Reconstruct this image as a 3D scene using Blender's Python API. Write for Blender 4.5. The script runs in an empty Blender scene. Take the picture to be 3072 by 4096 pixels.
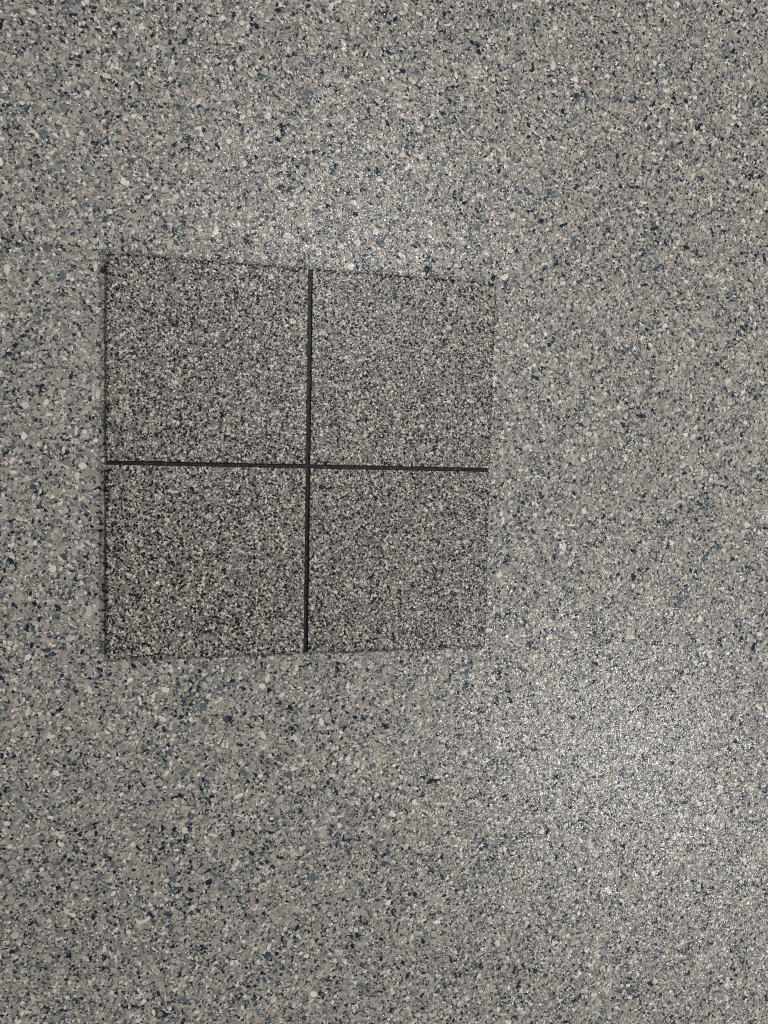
import bpy, math
import numpy as np
from mathutils import Matrix, Vector

rng = np.random.default_rng(7)
sc = bpy.context.scene
W = 0.40          # edge of the sample board, metres
T = 0.012         # its thickness
REC = 0.0034      # depth of the grooves

# ------------------------------------------------------------------ camera
cam = bpy.data.cameras.new("camera")
cam.sensor_fit = 'VERTICAL'
cam.sensor_height = 36.0
cam.lens = 3077.0 / 4096.0 * 36.0
cam.clip_start = 0.02
cam.clip_end = 50.0
camo = bpy.data.objects.new("camera", cam)
sc.collection.objects.link(camo)
fwd = Vector((0.2230, -0.0460, -0.9737)).normalized()
right = Vector((0.9749, 0.0170, 0.2222))
right = (right - fwd * right.dot(fwd)).normalized()
up = right.cross(fwd)
CAM = Vector((-0.253 * W, -0.032 * W, 2.0 * W + T))
camo.matrix_world = Matrix.Translation(CAM) @ Matrix((right, up, -fwd)).transposed().to_4x4()
sc.camera = camo

# ------------------------------------------------------------------ light
def floor_hit(px, py):
    d = right * ((px - 1536) / 3077) - up * ((py - 2048) / 3077) + fwd
    return CAM + d * (CAM.z / -d.z)

world = bpy.data.worlds.new("World")
sc.world = world
world.use_nodes = True
bg = world.node_tree.nodes['Background']
bg.inputs[0].default_value = (1.0, 0.99, 0.98, 1)
bg.inputs[1].default_value = 0.12

def ceiling_lamp(px, py, h, power, sx, sy, col, rot=0.0):
    """panel lamp hung where its mirror image falls on the floor at photo pixel (px, py)"""
    p = floor_hit(px, py)
    k = h / CAM.z
    L = Vector((p.x + (p.x - CAM.x) * k, p.y + (p.y - CAM.y) * k, h))
    li = bpy.data.lights.new("ceiling_lamp", 'AREA')
    li.shape = 'RECTANGLE'; li.size = sx; li.size_y = sy
    li.energy = power; li.color = col
    o = bpy.data.objects.new("ceiling_lamp", li)
    sc.collection.objects.link(o)
    o.location = L
    o.rotation_euler = (0, 0, rot)
    return o

ceiling_lamp(1420, 1060, 2.6, 40, 0.30, 0.20, (0.965, 0.978, 0.985), math.radians(-10))
ceiling_lamp(2420, 2980, 2.6, 68, 0.22, 0.38, (0.95, 0.97, 1.0), math.radians(8))
ceiling_lamp(250, 900, 2.6, 6, 0.50, 0.30, (1.0, 0.98, 0.96))
ceiling_lamp(2750, 1650, 2.6, 4, 0.20, 0.50, (1.0, 0.98, 0.96))

sc.view_settings.view_transform = 'Standard'
sc.view_settings.look = 'None'
sc.view_settings.exposure = 0.0
sc.view_settings.gamma = 1.0
sc.cycles.filter_width = 1.1
sc.cycles.use_denoising = False      # the denoiser wipes out the glitter of the resin

# ------------------------------------------------------------------ helpers
def lin(r, g, b):
    f = lambda c: ((c / 255 + 0.055) / 1.055) ** 2.4 if c > 10 else c / 255 / 12.92
    return (f(r), f(g), f(b))

def link(name, me, parent=None, mat=None, **props):
    o = bpy.data.objects.new(name, me)
    sc.collection.objects.link(o)
    if parent: o.parent = parent
    if mat and me: me.materials.append(mat)
    for k, v in props.items(): o[k] = v
    return o

def coat_nodes(nt, bsdf, wave, facet, amp, rough, coat):
    """clear resin over the chips: a rippled, glossy top coat, gentle over most of the surface with a few steep dimples"""
    N, L = nt.nodes, nt.links
    geo = N.new('ShaderNodeNewGeometry')
    n1 = N.new('ShaderNodeTexNoise'); n1.inputs['Scale'].default_value = wave
    n1.inputs['Detail'].default_value = 1.5; n1.inputs['Roughness'].default_value = 0.55
    n2 = N.new('ShaderNodeTexVoronoi'); n2.inputs['Scale'].default_value = facet
    for n in (n1, n2): L.new(geo.outputs['Position'], n.inputs['Vector'])
    def vm(op, a, b=None, sc_=None):
        v = N.new('ShaderNodeVectorMath'); v.operation = op
        for i, t in enumerate((a, b)):
            if t is None: continue
            if isinstance(t, (tuple, list)): v.inputs[i].default_value = t
            else: L.new(t, v.inputs[i])
        if sc_ is not None:
            if isinstance(sc_, float): v.inputs['Scale'].default_value = sc_
            else: L.new(sc_, v.inputs['Scale'])
        return v.outputs['Value'] if op == 'LENGTH' else v.outputs[0]
    c1 = vm('SUBTRACT', n1.outputs['Color'], (.5, .5, .5))
    c2 = vm('SUBTRACT', n2.outputs['Color'], (.5, .5, .5))
    s1 = vm('SCALE', c1, None, amp)
    ln = vm('LENGTH', c2)
    sq = vm('SCALE', c2, None, ln)
    s2 = vm('SCALE', sq, None, amp * 0.9)
    tot = vm('ADD', s1, s2)
    nn = vm('ADD', geo.outputs['Normal'], tot)
    nz = vm('NORMALIZE', nn)
    L.new(nz, bsdf.inputs['Coat Normal'])
    bsdf.inputs['Coat Weight'].default_value = coat
    bsdf.inputs['Coat Roughness'].default_value = rough
    bsdf.inputs['Coat IOR'].default_value = 1.55
    bsdf.inputs['Roughness'].default_value = 0.65
    bsdf.inputs['Specular IOR Level'].default_value = 0.2

def chip_material(name, fine, coarse, strength, rough, coat=1.0):
    m = bpy.data.materials.new(name); m.use_nodes = True
    nt = m.node_tree; bsdf = nt.nodes['Principled BSDF']
    a = nt.nodes.new('ShaderNodeAttribute'); a.attribute_name = 'chip'
    geo = nt.nodes.new('ShaderNodeNewGeometry')
    n = nt.nodes.new('ShaderNodeTexNoise'); n.inputs['Scale'].default_value = 900; n.inputs['Detail'].default_value = 3
    nt.links.new(geo.outputs['Position'], n.inputs['Vector'])
    mr = nt.nodes.new('ShaderNodeMapRange'); mr.inputs[3].default_value = 0.86; mr.inputs[4].default_value = 1.14
    nt.links.new(n.outputs[0], mr.inputs[0])
    mx = nt.nodes.new('ShaderNodeMix'); mx.data_type = 'RGBA'; mx.blend_type = 'MULTIPLY'; mx.inputs[0].default_value = 1
    nt.links.new(a.outputs['Color'], mx.inputs[6]); nt.links.new(mr.outputs[0], mx.inputs[7])
    nt.links.new(mx.outputs[2], bsdf.inputs['Base Color'])
    coat_nodes(nt, bsdf, fine, coarse, strength, rough, coat)
    return m

def bed_material(name, palette, scale, fine, coarse, strength, rough, coat=1.0):
    """bed of finer chips under the big ones: Voronoi cells in the same colours, dark seams"""
    m = bpy.data.materials.new(name); m.use_nodes = True
    nt = m.node_tree; N, L = nt.nodes, nt.links; bsdf = N['Principled BSDF']
    geo = N.new('ShaderNodeNewGeometry')
    wn = N.new('ShaderNodeTexNoise'); wn.inputs['Scale'].default_value = scale * 0.7
    L.new(geo.outputs['Position'], wn.inputs['Vector'])
    ad = N.new('ShaderNodeVectorMath'); ad.operation = 'MULTIPLY_ADD'
    L.new(wn.outputs['Color'], ad.inputs[0]); ad.inputs[1].default_value = (0.9 / scale,) * 3
    L.new(geo.outputs['Position'], ad.inputs[2])
    v = N.new('ShaderNodeTexVoronoi'); v.inputs['Scale'].default_value = scale
    L.new(ad.outputs[0], v.inputs['Vector'])
    sep = N.new('ShaderNodeSeparateColor'); L.new(v.outputs['Color'], sep.inputs[0])
    r = N.new('ShaderNodeValToRGB'); r.color_ramp.interpolation = 'CONSTANT'
    L.new(sep.outputs[0], r.inputs[0])
    acc = 0.0
    tot = sum(w for w, c in palette)
    els = r.color_ramp.elements
    while len(els) > 1: els.remove(els[-1])
    for i, (w, c) in enumerate(palette):
        e = els[0] if i == 0 else els.new(acc)
        e.position = acc; e.color = (*lin(*c), 1)
        acc += w / tot
    e = N.new('ShaderNodeTexVoronoi'); e.feature = 'DISTANCE_TO_EDGE'; e.inputs['Scale'].default_value = scale
    L.new(ad.outputs[0], e.inputs['Vector'])
    mr = N.new('ShaderNodeMapRange'); mr.inputs[1].default_value = 0.0; mr.inputs[2].default_value = 0.13
    mr.inputs[3].default_value = 0.25; mr.inputs[4].default_value = 1.0
    L.new(e.outputs['Distance'], mr.inputs[0])
    mx = N.new('ShaderNodeMix'); mx.data_type = 'RGBA'; mx.blend_type = 'MULTIPLY'; mx.inputs[0].default_value = 1
    L.new(r.outputs[0], mx.inputs[6]); L.new(mr.outputs[0], mx.inputs[7])
    L.new(mx.outputs[2], bsdf.inputs['Base Color'])
    coat_nodes(nt, bsdf, fine, coarse, strength, rough, coat)
    return m

FLOOR_PAL = [(20, (159, 151, 139)), (17, (147, 140, 129)), (14, (130, 125, 118)), (9, (168, 160, 149)),
             (12, (201, 192, 180)), (5, (113, 115, 113)), (10, (83, 93, 98)), (4, (54, 68, 76)), (9, (9, 25, 38))]
BOARD_BED = [(24, (116, 111, 104)), (20, (100, 96, 90)), (10, (132, 127, 119)), (8, (170, 163, 152)), (8, (20, 20, 21))]
BOARD_GREY = [(24, (121, 116, 108)), (20, (106, 102, 95)), (10, (135, 129, 120)), (3, (86, 83, 79))]
BOARD_PALE = [(26, (192, 184, 171)), (8, (164, 156, 145))]
BOARD_BLACK = [(1, (2, 2, 3))]
BOARD_ACCENT = BOARD_PALE + [(30, (2, 2, 3))]
m_floor_chip = chip_material("floor_chip", 420, 820, 0.50, 0.16, 0.28)
m_floor_bed = bed_material("floor_bed", FLOOR_PAL, 560, 420, 820, 0.50, 0.16, 0.28)
m_board_chip = chip_material("board_chip", 560, 1000, 0.60, 0.16, 0.26)
m_board_bed = bed_material("board_bed", BOARD_BED, 760, 560, 1000, 0.60, 0.16, 0.26)
m_groove_chip = chip_material("groove_chip", 560, 1000, 0.5, 0.30, 0.1)
m_groove = bed_material("groove_coat", [(5, (19, 18, 17)), (3, (12, 12, 12)), (3, (34, 33, 31)), (2, (6, 6, 7))], 900, 560, 1000, 0.5, 0.3, 0.12)

# ------------------------------------------------------------------ chips
def chips(centres, radii, K, palette, hfun, zlo, zhi, tilt, clampfun=None, patchy=0.32):
    """irregular flat chips laid on a surface: returns vertex array (n, K+1, 3) and colours (n, 3)"""
    n = len(centres)
    gap = rng.uniform(0.45, 1.0, (n, K)); ang = np.cumsum(gap, 1); ang = ang / ang[:, -1:] * 2 * np.pi + rng.uniform(0, 6.28, (n, 1))
    rr = rng.uniform(0.62, 1.2, (n, K)) * radii[:, None]
    x = np.cos(ang) * rr; y = np.sin(ang) * rr
    asp = rng.uniform(1.0, 1.45, n)[:, None]; th = rng.uniform(0, np.pi, n)[:, None]
    x = x * asp; y = y / asp
    X = x * np.cos(th) - y * np.sin(th); Y = x * np.sin(th) + y * np.cos(th)
    X = np.concatenate([np.zeros((n, 1)), X], 1); Y = np.concatenate([np.zeros((n, 1)), Y], 1)
    PX = X + centres[:, :1]; PY = Y + centres[:, 1:2]
    if clampfun: PX, PY = clampfun(PX, PY)
    Z = hfun(PX, PY) + rng.uniform(zlo, zhi, (n, 1))
    Z += X * rng.normal(0, tilt, (n, 1)) + Y * rng.normal(0, tilt, (n, 1))
    Z[:, 1:] -= radii[:, None] * 0.05
    w = np.array([p[0] for p in palette], float); w /= w.sum()
    # scattered by hand: the dark chips fall a little thicker in some patches
    lum = np.array([sum(lin(*p[1])) for p in palette]); dark = lum < 0.27 * lum.max()
    g = sum(np.sin(centres[:, 0] * a + centres[:, 1] * b + c) for a, b, c in zip(rng.normal(0, 55, 9), rng.normal(0, 55, 9), rng.uniform(0, 6.28, 9))) / 3
    pd = np.clip((w[dark].sum() if dark.any() else 0) * np.exp(patchy * g), 0, .6)
    isd = rng.random(n) < pd
    kd = rng.choice(len(palette), n, p=np.where(dark, w, 0) / w[dark].sum()) if dark.any() else np.zeros(n, int); kl = rng.choice(len(palette), n, p=np.where(dark, 0, w) / w[~dark].sum())
    cols = np.array([lin(*p[1]) for p in palette])[np.where(isd, kd, kl)]
    cols = cols * rng.uniform(0.88, 1.12, (n, 1)) * (1 + rng.normal(0, 0.012, (n, 3)))
    return np.stack([PX, PY, Z], -1), np.clip(cols, 0, 1)

def chip_mesh(name, V, cols):
    n, k1, _ = V.shape; K = k1 - 1
    me = bpy.data.meshes.new(name)
    me.vertices.add(n * k1); me.vertices.foreach_set('co', V.astype(np.float32).ravel())
    base = (np.arange(n) * k1)[:, None]
    i = np.arange(K)
    tri = np.stack([np.zeros(K, int), 1 + i, 1 + (i + 1) % K], 1)
    F = (base[:, None] + tri[None]).reshape(-1)
    me.loops.add(len(F)); me.loops.foreach_set('vertex_index', F.astype(np.int32))
    me.polygons.add(n * K)
    me.polygons.foreach_set('loop_start', np.arange(0, len(F), 3, dtype=np.int32))
    me.update(calc_edges=True)
    a = me.color_attributes.new('chip', 'FLOAT_COLOR', 'POINT')
    C = np.ones((n, k1, 4), np.float32); C[..., :3] = cols[:, None]
    a.data.foreach_set('color', C.ravel())
    return me

# ------------------------------------------------------------------ floor
me = bpy.data.meshes.new("floor")
me.from_pydata([(-6, -6, 0), (6, -6, 0), (6, 6, 0), (-6, 6, 0)], [], [(0, 1, 2, 3)])
floor = link("floor", me, None, m_floor_bed, kind="structure", label="grey and tan resin flake floor under the sample board")

R = np.array([list(right), list(-up), list(fwd)])
def to_px(P):
    c = (P - np.array(CAM)) @ R.T
    return 1536 + 3077 * c[:, 0] / c[:, 2], 2048 + 3077 * c[:, 1] / c[:, 2]

n0 = 300000
cx = rng.uniform(-0.60, 0.85, n0); cy = rng.uniform(-0.78, 0.78, n0)
u, v = to_px(np.stack([cx, cy, np.zeros(n0)], 1))
keep = (u > -220) & (u < 3292) & (v > -220) & (v < 4316)
keep &= ~((abs(cx) < W / 2 - 0.012) & (abs(cy) < W / 2 - 0.012))      # nothing to see under the board
cx, cy, u, v = cx[keep], cy[keep], u[keep], v[keep]
rad = np.clip(rng.lognormal(math.log(0.00155), 0.38, len(cx)), 0.0009, 0.0042)
flat = lambda x, y: np.zeros_like(x)
V, C = chips(np.stack([cx, cy], 1), rad, 6, FLOOR_PAL, flat, 0.00012, 0.00060, 0.03)
# the 300 that show largest stand as pieces of their own
e1 = V[:, 1:, :2] - V[:, :1, :2]; e2 = np.roll(e1, -1, 1)
area = np.abs((e1[..., 0] * e2[..., 1] - e1[..., 1] * e2[..., 0]).sum(1)) / 2
D = np.linalg.norm(V[:, 0] - np.array(CAM), axis=1)
score = area / D ** 2 * ((u > 20) & (u < 3050) & (v > 20) & (v < 4070) & ~((abs(cx) < W / 2 + .006) & (abs(cy) < W / 2 + .006)))
big = np.argsort(-score)[:300]
V[big, :, 2] += 0.0003 
rest = np.ones(len(V), bool); rest[big] = False
link("flakes", chip_mesh("flakes", V[rest], C[rest]), floor, m_floor_chip, kind="stuff")
for i in big:
    c = V[i, 0].copy(); c[2] = 0
    o = link("flake", chip_mesh("flake", (V[i] - c)[None], C[i][None]), floor, m_floor_chip)
    o.location = c

# ------------------------------------------------------------------ sample board
board = bpy.data.objects.new("sample_board", None)
sc.collection.objects.link(board)
board.empty_display_size = 0.05
board["label"] = "square speckled grey board, a dark cross dividing it into four tiles, on the floor"
board["category"] = "sample board"

GX, GY = 0.0, -0.009 * W      # where the grooves cross
GV = 0.00215                  # half the width of the upright groove
GW = 0.00185                  # half the groove width
H = W / 2
XL, XR, YB, YT = -H - .0002, H + .0014, -H - .0006, H + .0008

def wave(s, seed):
    return 0.00030 * np.sin(s * 55 + seed) + 0.00022 * np.sin(s * 131 + seed * 2.3) + 0.00016 * np.sin(s * 310 + seed * 5)

def outline(x0, x1, y0, y1, rc, step=0.002):
    """rounded rectangle; rc = corner radii (x0y0, x1y0, x1y1, x0y1); returns points and inward normals"""
    pts, nrm = [], []
    cs = [((x0 + rc[0], y0 + rc[0]), 180, rc[0]), ((x1 - rc[1], y0 + rc[1]), 270, rc[1]),
          ((x1 - rc[2], y1 - rc[2]), 0, rc[2]), ((x0 + rc[3], y1 - rc[3]), 90, rc[3])]
    for q, (c, a0, r) in enumerate(cs):
        for t in np.linspace(0, 90, 9):
            a = math.radians(a0 + t)
            pts.append((c[0] + r * math.cos(a), c[1] + r * math.sin(a))); nrm.append((-math.cos(a), -math.sin(a)))
        c2, a2, r2 = cs[(q + 1) % 4]
        p, e = np.array(pts[-1]), np.array((c2[0] + r2 * math.cos(math.radians(a2)), c2[1] + r2 * math.sin(math.radians(a2))))
        k = max(2, int(np.linalg.norm(e - p) / step))
        for t in range(1, k):
            pts.append(tuple(p + (e - p) * t / k)); nrm.append(nrm[-1])
    return np.array(pts), np.array(nrm)

def skew(x, y):
    """the board is not quite square: its upper right corner runs out a little"""
    return x + 0.0030 * np.clip(x / H, 0, 1) * np.clip(y / H, 0, 1)

def slab(name, pts, nrm, rf, z0, z1, nrings=6):
    """solid with a fillet of radius rf (per point) along its top edge"""
    n = len(pts); V = []; F = []
    V += [(*p, z0) for p in pts]
    for j in range(nrings + 1):
        a = j / nrings * math.pi / 2
        q = pts + nrm * (rf * (1 - math.cos(a)))[:, None]
        z = z1 - rf + rf * math.sin(a)
        V += [(q[i, 0], q[i, 1], z[i]) for i in range(n)]
    for j in range(nrings + 1):
        for i in range(n):
            k = (i + 1) % n
            F.append((j * n + i, j * n + k, (j + 1) * n + k, (j + 1) * n + i))
    F.append(tuple((nrings + 1) * n + i for i in range(n)))
    F.append(tuple(range(n - 1, -1, -1)))
    V = [(float(skew(a, b)), b, c) for a, b, c in V]
    me = bpy.data.meshes.new(name); me.from_pydata(V, [], F); me.update()
    return me

# backing panel: its top is the floor of the grooves
p, nn = outline(XL + .0008, XR - .0008, YB + .0008, YT - .0008, (.006, .007, .0085, .007))
panel = link("backing_panel", slab("backing_panel", p, nn, np.full(len(p), .0004), 0.0, T - REC), board, m_groove)
nG = 900
gx = np.where(rng.random(nG) < .5, rng.uniform(-H + .004, H - .004, nG), 0); horiz = gx != 0
gc = np.where(horiz[:, None], np.stack([gx, GY + rng.uniform(-.0012, .0012, nG)], 1),
              np.stack([GX + rng.uniform(-.0012, .0012, nG), rng.uniform(-H + .004, H - .004, nG)], 1))
GP = [(6, (26, 25, 24)), (3, (52, 50, 47)), (1.5, (84, 81, 76)), (5, (5, 5, 6))]
Vg, Cg = chips(gc, np.clip(rng.lognormal(math.log(.0006), .3, nG), .0003, .0009), 5, GP,
               lambda x, y: np.full_like(x, T - REC), .00003, .0002, 0.05)
link("flakes", chip_mesh("groove_flakes", Vg, Cg), panel, m_groove_chip, kind="stuff")

quads = [
    ("upper left speckled tile", XL, GX - GV, GY + GW, YT, (.0012, .0012, .0012, .0060)),
    ("upper right speckled tile", GX + GV, XR, GY + GW, YT, (.0012, .0012, .0075, .0012)),
    ("lower left speckled tile", XL, GX - GV, YB, GY - GW, (.0045, .0012, .0012, .0012)),
    ("lower right speckled tile with the brightest glitter", GX + GV, XR, YB, GY - GW, (.0012, .0060, .0012, .0012)),
]
RO, RI = 0.0034, 0.0007       # fillets: outer edge, groove lip
for qi, (lab, x0, x1, y0, y1, rc) in enumerate(quads):
    pts, nrm = outline(x0, x1, y0, y1, rc)
    wob = wave(pts[:, 0], qi * 1.7) * nrm[:, 1] + wave(pts[:, 1], qi * 2.9 + 1) * nrm[:, 0]
    pts = pts + nrm * (np.abs(wob) * 0.9)[:, None]
    jit = rng.normal(0, 0.00016, len(pts)); jit = (jit + np.roll(jit, 1)) * .7
    pts = pts + nrm * np.clip(np.abs(jit), 0, .0004)[:, None]
    # fillet radius: wide on the board's rim, tight at the groove
    dg = np.minimum(np.abs(pts[:, 0] - GX) - GV, np.abs(pts[:, 1] - GY) - GW)
    t = np.clip(dg / 0.006, 0, 1)
    rf = RI + (RO - RI) * t * t * (3 - 2 * t)
    rf = np.minimum(rf, REC - 0.0001)
    tile = link("tile", slab("tile", pts, nrm, rf, T - REC + 0.00003, T), board, m_board_bed, label=lab)

    ocx = [x0, x1]; 
    def sd(x, y):
        """inside distance to the tile outline (corner radius of the board's own corner only)"""
        dx = np.minimum(x - x0, x1 - x); dy = np.minimum(y - y0, y1 - y)
        d = np.minimum(dx, dy)
        ci = {0: 3, 1: 2, 2: 0, 3: 1}[qi]; r = rc[ci]
        ox = x0 if x0 == XL else x1; oy = y0 if y0 == YB else y1
        ax = r - np.abs(x - ox); ay = r - np.abs(y - oy)
        corner = (ax > 0) & (ay > 0)
        return np.where(corner, r - np.hypot(ax, ay), d)
    def height(x, y):
        d = np.clip(sd(x, y), 0, 1)
        dgr = np.minimum(np.abs(x - GX) - GV, np.abs(y - GY) - GW)
        tt = np.clip(dgr / 0.006, 0, 1); r = np.minimum(RI + (RO - RI) * tt * tt * (3 - 2 * tt), REC - .0001)
        q = np.clip(r - d, 0, r)
        return T - r + np.sqrt(np.maximum(r * r - q * q, 0))
    def clampf(PX, PY):
        m = 0.00022
        px = np.clip(PX, x0 + m, x1 - m); py = np.clip(PY, y0 + m, y1 - m)
        bad = sd(px, py) < m * .8
        f = np.where(bad, 0.25, 1.0)
        return px[:, :1] + (px - px[:, :1]) * f, py[:, :1] + (py - py[:, :1]) * f
    layers = []
    for pal, nB, r0, sg, z0, z1 in ((BOARD_GREY, 5200, .00165, .30, .00004, .00018), (BOARD_PALE, 3900, .00104, .30, .00014, .00026),
                                    (BOARD_BLACK, 2950, .00122, .26, .00022, .00034), (BOARD_BLACK, 900, .00110, .26, .00022, .00034)):
        bx = rng.uniform(x0 + .0003, x1 - .0003, nB); by = rng.uniform(y0 + .0003, y1 - .0003, nB)
        ok = sd(bx, by) > 0.0004
        if nB == 900:      # the rounded rim took more black chips than the face
            bx = rng.uniform(x0, x1, 2600); by = rng.uniform(y0, y1, 2600)
            dr = np.minimum(np.abs(np.abs(bx) - H), np.abs(np.abs(by) - H))
            ok = (sd(bx, by) > .0007) & (dr < .0036)
        bx, by = bx[ok], by[ok]
        rb = np.clip(rng.lognormal(math.log(r0), sg, len(bx)), .0005, .0026)
        layers.append(chips(np.stack([bx, by], 1), rb, 5, pal, height, z0, z1, 0.05, clampf, 0.10))
    # rim: chips stuck on the board's outer sides
    nS = 1500
    hz = rng.uniform(.0006, T - RO, nS); along = rng.random(nS); side = rng.random(nS) < .5
    ox = x0 if x0 == XL else x1; oy = y0 if y0 == YB else y1
    sgx = 1 if ox > 0 else -1; sgy = 1 if oy > 0 else -1
    rs = np.clip(rng.lognormal(math.log(.0009), .3, nS), .0005, .0016)
    Vs, Cs = chips(np.zeros((nS, 2)), rs, 5, BOARD_GREY + BOARD_ACCENT, flat, .00004, .0002, 0.04)
    m = 0.009
    Sx = np.where(side, ox, x0 + m + (x1 - x0 - 2 * m) * along); Sy = np.where(side, y0 + m + (y1 - y0 - 2 * m) * along, oy)
    P = np.empty_like(Vs); s2 = side[:, None]
    zz = np.clip(hz[:, None] + Vs[..., 1], .0003, T - .0022)
    P[..., 0] = np.where(s2, Sx[:, None] + sgx * (Vs[..., 2] - .0002), Sx[:, None] + Vs[..., 0])
    P[..., 1] = np.where(s2, Sy[:, None] + Vs[..., 0], Sy[:, None] + sgy * (Vs[..., 2] - .0002))
    P[..., 2] = zz
    allV = np.concatenate([l[0] for l in layers] + [P])
    allV[..., 0] = skew(allV[..., 0], allV[..., 1])
    link("flakes", chip_mesh("tile_flakes", allV, np.concatenate([l[1] for l in layers] + [Cs])), tile, m_board_chip, kind="stuff")
